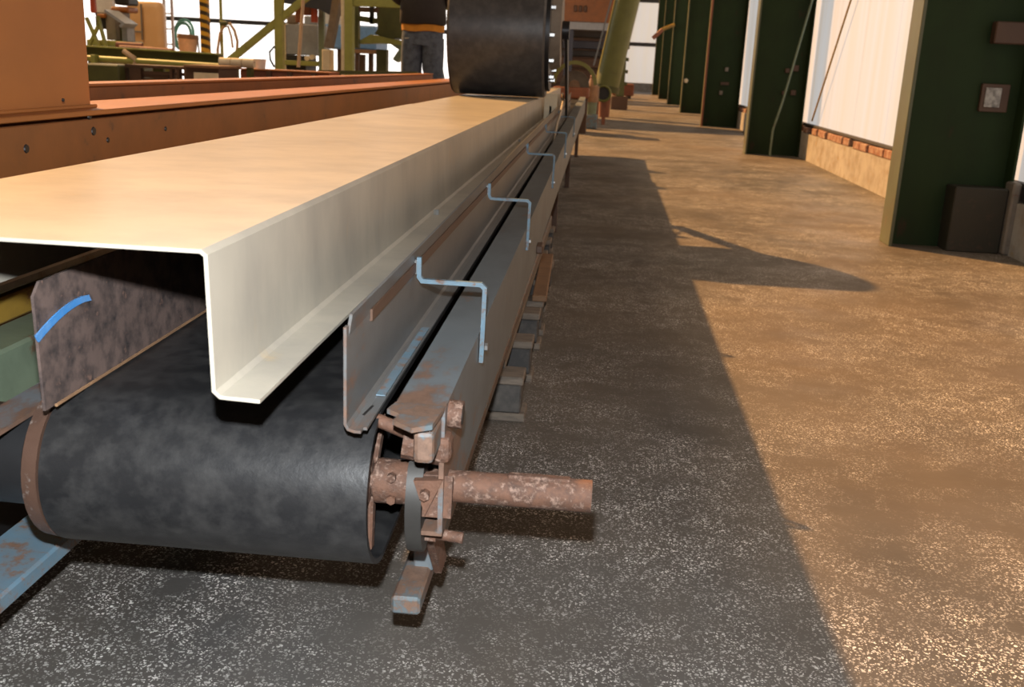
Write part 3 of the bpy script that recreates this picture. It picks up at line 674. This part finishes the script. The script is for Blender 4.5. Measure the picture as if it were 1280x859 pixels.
# green portal frame with diagonal brace
t = thing('portal_frame', 'olive green portal frame with two posts and a diagonal brace', 'frame', (-3.4, 12, 0))
a, c = at(343, 60, Y=12), at(353, 60, Y=12); MB().box(a.x, c.x, 12, 12.1, 0, 3.2, .004).build('post', 'mgreen', t)
a2, c2 = at(430.5, 60, Y=12), at(440.5, 60, Y=12); MB().box(a2.x, c2.x, 12, 12.12, 0, 3.2, .004).build('post', 'mgreen', t)
MB().box(a2.x-.045, a2.x-.003, 12.02, 12.3, 0, 3.2, .004).build('post_cover', 'cream', t, None, 'cream side cover')
b = MB(); p0, p1 = at(283, 79, Y=12.05), at(372, 6, Y=12.05); b.bar([p0, p1 + (p1-p0)*.4], .08, .075, (0, 1, 0)); b.build('diagonal_brace', 'mgreen', t)
q = at(283, 79, Y=12.05); MB().box(q.x-.2, q.x+.14, 12, 12.1, 0, q.z+.02, .004).build('brace_foot', 'mgreen_dark', t)
q = at(470, 6.5, Y=12.05); MB().box(c2.x, q.x+1.2, 12.02, 12.10, q.z-.02, q.z+.10, .004).build('top_beam', 'mgreen', t)
# cable hook on post
MB().tube([at(343, 58, Y=11.98), at(337, 65, Y=11.98), at(338, 75, Y=11.98), at(343, 84, Y=11.98)], .014, 6).build('cable_loop', 'black', t, 60)

# grey control cabinet
t = thing('control_cabinet', 'grey steel control cabinet between the olive posts', 'cabinet', at(378, 80, Y=13)); t.location.z = 0
pbox(MB(), 357, 30, 397, 69, 13, .5, .01).build('body', 'grey', t); pbox(MB(), 358, 69, 382, 76, 12.98, .5, .005, 0).build('plinth', 'black', t); pbox(MB(), 354, 31, 357, 76, 12.99, .4, 0, 0).build('side_edge', 'cream', t)
pbox(MB(), 354, 76, 400, 82, 12.9, .6, .005).build('sill', 'mgreen', t)
pbox(MB(), 380, 20, 396, 31, 13.1, .3, .01).build('top_unit', 'grey', t)
for px, py in ((383.5, 73), (389.5, 71.5)): q = at(px, py, Y=12.9); MB().cyl(q, q+Vector((0, .1, 0)), .032, .03, 16).build('lamp_knob', 'cream', t, 40)
# fittings and slim pole in front
t = thing('hydraulic_unit', 'red hydraulic cylinder with brown fittings hung from a navy arm', 'hydraulics', at(380, 20, Y=12.6)); t.location.z = at(380, 30, Y=12.6).z
MB().cyl(at(393, 28, Y=12.6), at(393, -6, Y=12.6), .042, None, 18).build('red_cylinder', 'red', t, 40)
pbox(MB(), 369, 4, 376, 28, 12.6, .1, .01).build('bracket', 'redbrown', t); pbox(MB(), 378, 8, 388, 19, 12.6, .1, .01).build('valve_block', 'redbrown', t); pbox(MB(), 358, 18, 371, 30, 12.7, .1, .02).build('coupling', 'greybrown', t)
b = MB(); b.prism([(at(355, 5, Y=12.5).x, at(355, 4, Y=12.5).z), (at(400, 8, Y=12.5).x, at(400, 12, Y=12.5).z), (at(418, 18, Y=12.5).x, at(418, 22, Y=12.5).z), (at(426, 18, Y=12.5).x, at(426, 18, Y=12.5).z), (at(428, 0, Y=12.5).x, at(428, -6, Y=12.5).z), (at(355, 0, Y=12.5).x, at(355, -6, Y=12.5).z)], 'Y', 12.48, 12.62); b.build('arm', 'navy', t)
tag(MB().tube([at(379, 0, Y=11.6), at(373, 84, Y=11.6), ], .020, 8).build('slim_rod', 'hose_brown', None, 60), 'slim pale brown rod in front of the grey control cabinet', 'rod')
a = at(401.5, 60, Y=12.7)
tag(MB().box(a.x-.035, a.x+.035, 12.7, 12.78, 0, 2.3, .004).build('slim_post', 'palegreen', None), 'slim grey-green post right beside the grey control cabinet', 'post')
t = thing('leaning_strut', 'grey-brown leaning machine strut with a cream lower half', 'strut', at(412, 85, Y=12.3)); t.location.z = 0
MB().bar([at(411, 60, Y=12.3), at(416, 36, Y=12.3), at(423, -8, Y=12.3)], .16, .085, (0, 1, 0)).build('upper_bar', 'greybrown', t); q = at(411, 62, Y=12.3); MB().box(q.x-.06, q.x+.045, 12.2, 12.38, 0, q.z, .01).build('lower_post', 'cream', t)
# blue machine cover behind
t = thing('blue_machine', 'blue steel machine cover standing behind the cream sided post', 'machine', at(440, 80, Y=16)); t.location.z = 0
pbox(MB(), 404, -4, 428, 32, 16.5, .5, .02).build('pale_hood', 'white', t); pbox(MB(), 403, 31, 470, 62, 16, .9, .03).build('body', 'bluepanel', t)
for px in (408, 424, 446, 463): pbox(MB(), px-2.5, 61, px+2.5, 70, 16.1, .1, 0, 0).build('leg', 'brown', t)
pbox(MB(), 441, 62, 474, 67, 15.8, .5, .005).build('tray', 'wood_warm', t)
# dark olive hopper press
t = thing('hopper_press', 'dark olive hopper with slanted underside behind the person', 'hopper', at(490, 88, Y=12.8)); t.location.z = 0
def pz(px, py, Y): q = at(px, py, Y=Y); return (q.x, q.z)
b = MB(); b.prism([pz(470, 8, 12.8), pz(506, 8, 12.8), pz(506, 48, 12.8), pz(480, 48, 12.8), pz(468, 42, 12.8), pz(472, 36, 12.8)], 'Y', 12.8, 13.5); b.build('hopper', 'mgreen_dark', t)
b = MB(); b.prism([pz(447, 52, 12.7), pz(463, 43, 12.7), pz(506, 52, 12.7), pz(506, 57, 12.7), pz(475, 54, 12.7), pz(447, 54.5, 12.7)], 'Y', 12.7, 13.0); b.build('tray', 'mgreen', t)
b = MB(); b.prism([pz(486, 54, 12.7), pz(506, 52, 12.7), pz(506, 62, 12.7), pz(496, 78, 12.7), pz(490, 74, 12.7), pz(498, 62, 12.7)], 'Y', 12.72, 12.9); b.build('curved_arm', 'palegreen', t)
pbox(MB(), 470, 62, 483, 89, 12.9, .14, .004, 0).build('leg', 'mgreen_dark', t); pbox(MB(), 449, 68, 455, 88, 12.95, .1, .004, 0).build('leg', 'brown', t)
pbox(MB(), 441, 7, 448, 60, 12.6, .1, .004).build('side_strip', 'mgreen_dark', t)
b = MB(); b.prism([pz(446, 19, 12.6), pz(472, 23, 12.6), pz(472, 30, 12.6), pz(446, 26, 12.6)], 'Y', 12.6, 12.7); b.build('cross_bar', 'mgreen_dark', t); pbox(MB(), 462, 8, 466, 30, 12.6, .08).build('rod', 'black', t)
pbox(MB(), 446, 9, 472, 15, 12.62, .08).build('upper_bar', 'brown', t)
# low green platform edge under the machines
t = thing('work_platform', 'low green edged work platform the person stands on', 'platform', (-2.5, 10.1, 0))
MB().box(-3.5, -1.62, 9.45, 10.5, .27, .30, .004).build('deck', 'wood', t); MB().box(-3.5, -1.62, 9.42, 9.45, .16, .30, .003).build('edge', 'mgreen_dark', t)
for xx in (-3.45, -2.5, -1.70): MB().box(xx, xx+.06, 9.5, 10.45, 0, .27).build('bearer', 'wood_dark', t)
a, c = at(398, 90, Y=9.3), at(522, 92, Y=9.3)
b = MB(); b.bar([a, c], .06, .035, (0, 1, 0)); o = b.build('green_rail', 'mgreen_dark', None); tag(o, 'thin dark green rail running behind the orange machine bed', 'rail')
for px in (402, 520):
    q = at(px, 91, Y=9.3); MB().box(q.x-.015, q.x+.015, q.y-.02, q.y+.02, 0, q.z).build('stanchion', 'mgreen_dark', o)

# ================================================================== PERSON
PXc, PY, PZ = -1.715, 9.8, .30          # facing away from the camera (+Y), forearms held in front
pe = thing('person', 'person in dark jacket, orange shirt hem and faded blue jeans standing behind the machine bed', 'person', (PXc, PY, PZ))
def skin(name, verts, edges, mat, parent, root=0, sub=2):
    me = bpy.data.meshes.new(name); me.from_pydata([v[:3] for v in verts], edges, [])
    o = bpy.data.objects.new(name, me); COL.objects.link(o); o.parent = parent
    md = o.modifiers.new('skin', 'SKIN'); md.use_smooth_shade = True
    for v, sv in zip(verts, me.skin_vertices[0].data):
        sv.radius = (v[3], v[4] if len(v) > 4 else v[3]); sv.use_root = False
    me.skin_vertices[0].data[root].use_root = True
    s2 = o.modifiers.new('sub', 'SUBSURF'); s2.levels = sub; s2.render_levels = sub
    me.materials.append(M[mat]); return o
def loft(name, rings, mat, parent, n=28, caps=True, fold=.0):
    """rings: (cx, cy, z, rx, ry) -> closed soft tube"""
    b = MB(); R_ = []
    for q, (cx, cy, z_, rx, ry) in enumerate(rings):
        R_.append([b.bm.verts.new((PXc + cx + rx*math.cos(a)*(1 + fold*math.sin(3*a + q*2.1)), PY + cy + ry*math.sin(a)*(1 + fold*math.sin(5*a + q)), PZ + z_ + fold*.25*math.sin(4*a + q))) for a in [math.tau*k/n for k in range(n)]])
    for A, B in zip(R_, R_[1:]):
        for k in range(n): b.bm.faces.new((A[k], A[(k+1) % n], B[(k+1) % n], B[k]))
    if caps: b.bm.faces.new(R_[0][::-1]); b.bm.faces.new(R_[-1])
    return b.build(name, mat, parent, 60)
body = [(0, 0, .92, .12, .09), (0, 0, 1.12, .11, .085), (0, 0, 1.36, .14, .085), (0, 0, 1.47, .06, .055), (0, .01, 1.56, .055, .06), (0, .02, 1.64, .078, .095), (0, .01, 1.72, .06, .075),
        (-.095, 0, .82, .075), (-.11, .02, .46, .055), (-.12, -.01, .08, .04), (-.125, .12, .035, .035),
        (.095, 0, .82, .075), (.11, .02, .46, .055), (.125, -.03, .08, .04), (.135, .10, .035, .035),
        (-.20, 0, 1.40, .055), (-.26, -.02, 1.15, .042), (-.15, .20, 1.12, .032), (-.11, .26, 1.13, .034, .018),
        (.20, 0, 1.40, .055), (.26, -.02, 1.15, .042), (.15, .20, 1.12, .032), (.11, .26, 1.13, .034, .018)]
be = [(0,1),(1,2),(2,3),(3,4),(4,5),(5,6),(0,7),(7,8),(8,9),(9,10),(0,11),(11,12),(12,13),(13,14),(2,15),(15,16),(16,17),(17,18),(2,19),(19,20),(20,21),(21,22)]
for s_, hi in ((-1, 18), (1, 22)):     # fingers and thumb
    for k, (dz_, L) in enumerate(((.026, .060), (.009, .075), (-.009, .080), (-.025, .070))):
        i0 = len(body); x_ = .095*s_; body.append((x_, .285, 1.13+dz_, .010)); body.append((x_-.012*s_, .285+L*.5, 1.125+dz_*1.1, .009)); body.append((x_-.035*s_, .285+L*.85, 1.12+dz_*1.1, .008)); be += [(hi, i0), (i0, i0+1), (i0+1, i0+2)]
    i0 = len(body); body.append((.085*s_, .265, 1.165, .011)); body.append((.065*s_, .29, 1.195, .009)); be += [(hi, i0), (i0, i0+1)]
bo = skin('body', body, be, 'skin', pe)
for s_ in (-1, 1):
    MB().cyl((PXc+.030*s_, PY+.112, PZ+1.645), (PXc+.030*s_, PY+.122, PZ+1.645), .011, .009, 12).build('eye', 'black', bo)
    MB().box(PXc+.072*s_-.008, PXc+.072*s_+.008, PY-.01, PY+.03, PZ+1.60, PZ+1.66, .006, 2).build('ear', 'skin', bo)
b = MB(); b.prism([(PY+.105, PZ+1.65), (PY+.135, PZ+1.605), (PY+.105, PZ+1.600)], 'X', PXc-.014, PXc+.014); b.build('nose', 'skin', bo)
MB().box(PXc-.024, PXc+.024, PY+.10, PY+.118, PZ+1.565, PZ+1.575, .003).build('mouth', 'redbrown', bo)
je = loft('jeans', [(0, 0, .97, .175, .12), (0, 0, .90, .19, .125), (0, 0, .80, .20, .13), (0, 0, .74, .195, .125)], 'jeans', pe, fold=.02)
for s_ in (-1, 1):
    k = .012 if s_ > 0 else 0
    loft('trouser_leg', [(.098*s_, 0, .80, .104, .12), (.101*s_, 0, .68, .104, .112), (.104*s_, .01, .52, .100, .10), (.108*s_+k, .02, .44, .098, .098), (.114*s_+k, 0, .25, .088, .09), (.122*s_+k, -.01, .10, .080, .09), (.122*s_+k, -.01, .04, .080, .09)], 'jeans', je, fold=.035)
loft('shirt_hem', [(0, 0, .865, .202, .142), (0, 0, .90, .205, .145), (0, 0, .98, .20, .14)], 'shirt', pe, fold=.025)
ja = loft('jacket', [(0, 0, .925, .212, .155), (0, 0, .94, .222, .165), (0, 0, 1.12, .215, .155), (0, 0, 1.30, .220, .145), (0, 0, 1.42, .185, .12), (0, 0, 1.48, .085, .08)], 'jacket', pe, fold=.02)
skin('sleeves', [(0, 0, 1.38, .08, .07), (-.205, 0, 1.38, .075), (-.268, -.02, 1.15, .062), (-.165, .17, 1.12, .048), (.205, 0, 1.38, .075), (.268, -.02, 1.15, .062), (.165, .17, 1.12, .048)], [(0,1),(1,2),(2,3),(0,4),(4,5),(5,6)], 'jacket', ja)
skin('hair', [(0, -.02, 1.66, .082, .085), (0, .0, 1.735, .068, .085)], [(0,1)], 'hair', pe)
for s_ in (-1, 1):
    xx = PXc + (-.122 if s_ < 0 else .134); yy = PY - .01
    MB().box(xx-.05, xx+.05, yy-.09, yy+.19, PZ, PZ+.09, .035, 3).build('shoe', 'black', pe, 50)

# ================================================================== BEYOND THE ROLLER (aisle end)
t = thing('crane_girder', 'orange crane girder with a grey lower chord in the background', 'girder', (-.6, 30, 0))
pbox(MB(), 640, -14, 768, 26, 30, .5, .01).build('girder_box', 'orange2', t); pbox(MB(), 640, 26, 766, 36, 30.1, .4, .01).build('lower_chord', 'grey', t)
q = at(726, 11, Y=29.99)
for k in range(3): MB().box(q.x-.2+k*.14, q.x-.1+k*.14, 29.97, 30.0, q.z-.09, q.z+.09, .02).build('painted_mark', 'brown', t)
for px in (650, 712): q = at(px, 36, Y=30.2); MB().box(q.x-.12, q.x+.12, 30.2, 30.45, 0, q.z, .01).build('leg', 'navy', t)
t = thing('dark_rack', 'dark steel rack stacked under the orange crane girder', 'rack', (-.6, 31.5, 0))
for y0, y1, mt in ((37, 46, 'black'), (50, 60, 'navy'), (62, 70, 'black'), (72, 84, 'brown'), (86, 104, 'brown')): pbox(MB(), 660, y0, 760, y1, 31.2, .8, .02).build('shelf_load', mt, t)
for px in (664, 712, 757): q = at(px, 40, Y=31.1); MB().box(q.x-.06, q.x+.06, 31.1, 31.2, 0, q.z+.25).build('upright', 'navy', t)
# wheel drive at the conveyor head
t = thing('flywheel', 'rusty flywheel under an arched olive guard beyond the roller', 'wheel', (-.45, 14.6, 0))
c = at(718, 107, Y=14.8)
pts = []
for k in range(15):
    a = math.pi*(.02 + .96*k/14); pts.append((c.x + .30*math.cos(a), 14.8, c.z + .32*math.sin(a)))
MB().bar(pts, .30, .05, (0, 1, 0)).build('arched_guard', 'duct', t, 30)
wh = MB().cyl((c.x, 14.85, c.z), (c.x, 15.0, c.z), .21, None, 32).build('wheel', 'greybrown', t, 40); MB().cyl((c.x, 14.82, c.z), (c.x, 14.86, c.z), .08, None, 20).build('hub', 'brass', wh, 40)
MB().box(c.x-.30, c.x+.22, 14.5, 15.2, c.z-.17, c.z-.02, .03, 2).build('housing', 'redbrown', t); MB().box(c.x-.28, c.x+.20, 14.6, 15.1, 0, c.z-.17).build('stand', 'brown', t)
t = thing('ram_cylinder', 'rusty brass ram cylinder with a ball top on a blue foot', 'cylinder', at(738, 160, Z=0)); bx = t.location
p = [at(738, y_, Y=15.6) for y_ in (98, 102, 108, 128, 146)]
zs = [q.z for q in p]
b = MB(); bmesh.ops.create_uvsphere(b.bm, u_segments=14, v_segments=10, radius=.05, matrix=Matrix.Translation((bx.x, 15.8, zs[0]+.02))); b.build('ball_top', 'redbrown', t, 60)
MB().cyl((bx.x, 15.8, zs[2]), (bx.x, 15.8, zs[0]), .075, .05, 20).build('neck', 'brass', t, 40); MB().cyl((bx.x, 15.8, zs[3]), (bx.x, 15.8, zs[2]), .10, .10, 20).build('barrel', 'brass', t, 40)
MB().cyl((bx.x, 15.8, .2), (bx.x, 15.8, zs[3]), .075, .085, 20).build('lower_barrel', 'palegreen', t, 40); MB().box(bx.x-.10, bx.x+.10, 15.68, 15.92, 0, .22, .02).build('foot', 'blue', t)
t = thing('motor', 'black round motor on a thin rusty leg beside the green duct', 'motor', (.08, 17.2, 0))
c = at(754, 117, Y=17); MB().cyl((c.x, 17, c.z), (c.x, 17.4, c.z), .12, None, 24).build('motor_body', 'black', t, 40); MB().tube([(c.x + .12*math.cos(a), 16.98, c.z + .12*math.sin(a)) for a in [math.tau*k/24 for k in range(24)]], .02, 6, True).build('rim', 'duct', t, 60)
MB().box(c.x+.0, c.x+.06, 17.15, 17.25, 0, c.z-.10).build('leg', 'redbrown', t); MB().box(c.x-.12, c.x-.06, 17.15, 17.25, 0, c.z-.06).build('leg', 'redbrown', t)
t = thing('inclined_duct', 'thick olive green duct rising at a slant beside the aisle', 'duct', (.12, 20, 0))
p0, p1 = at(757, 113, Y=20), at(783, 5, Y=20); d = (p1-p0).normalized()
MB().cyl(p0, p0 + d*3.6, .235, None, 32).build('duct', 'duct', t, 40); MB().cyl(p0 - d*.02, p0 + d*.10, .26, None, 32).build('collar', 'mgreen_dark', t, 40)
b = MB(); b.bar([p0 + Vector((-.26, -.05, .45)), p0 + d*3.4 + Vector((-.24, -.05, 0))], .05, .03, (0, 1, 0)); b.build('edge_strip', 'grey', t)
MB().cyl((p0.x, 20, 0), (p0.x, 20, p0.z+.02), .10, .12, 20).build('leg', 'redbrown', t, 40)
t = thing('ribbed_frame', 'ribbed dark olive frame standing behind the green duct', 'frame', (.75, 24, 0))
a, c = at(774, 60, Y=24), at(784, 60, Y=24); MB().box(a.x, c.x, 24, 24.25, .3, 1.9, .01).build('upright', 'mgreen_dark', t)
for k in range(5): MB().box(c.x-.02, c.x+.06, 24.02, 24.2, .55+k*.27, .63+k*.27, .01).build('rib', 'mgreen_dark', t)
MB().box(a.x-.1, c.x+.1, 23.95, 24.3, 0, .3, .01).build('base', 'brown', t)
a, c = at(766, 105, Y=33.5), at(793, 105, Y=33.5)
t = thing('timber_baulk', 'red-brown timber baulk lying on the floor near the far door', 'timber', ((a.x+c.x)/2, 34, 0))
MB().box(a.x, c.x, 33.5, 34.4, .09, .46, .03, 2).build('baulk', 'redbrown', t)
for xx in (a.x+.08, c.x-.22): MB().box(xx, xx+.14, 33.55, 34.35, 0, .09).build('bearer', 'wood_dark', t)
a = at(789, 22, Y=45); tag(MB().box(a.x-.10, a.x+.15, 45.5, 45.9, 2.95, 3.75, .02).build('wall_box', 'brown', None), 'brown box fixed beside the bright far door', 'box')
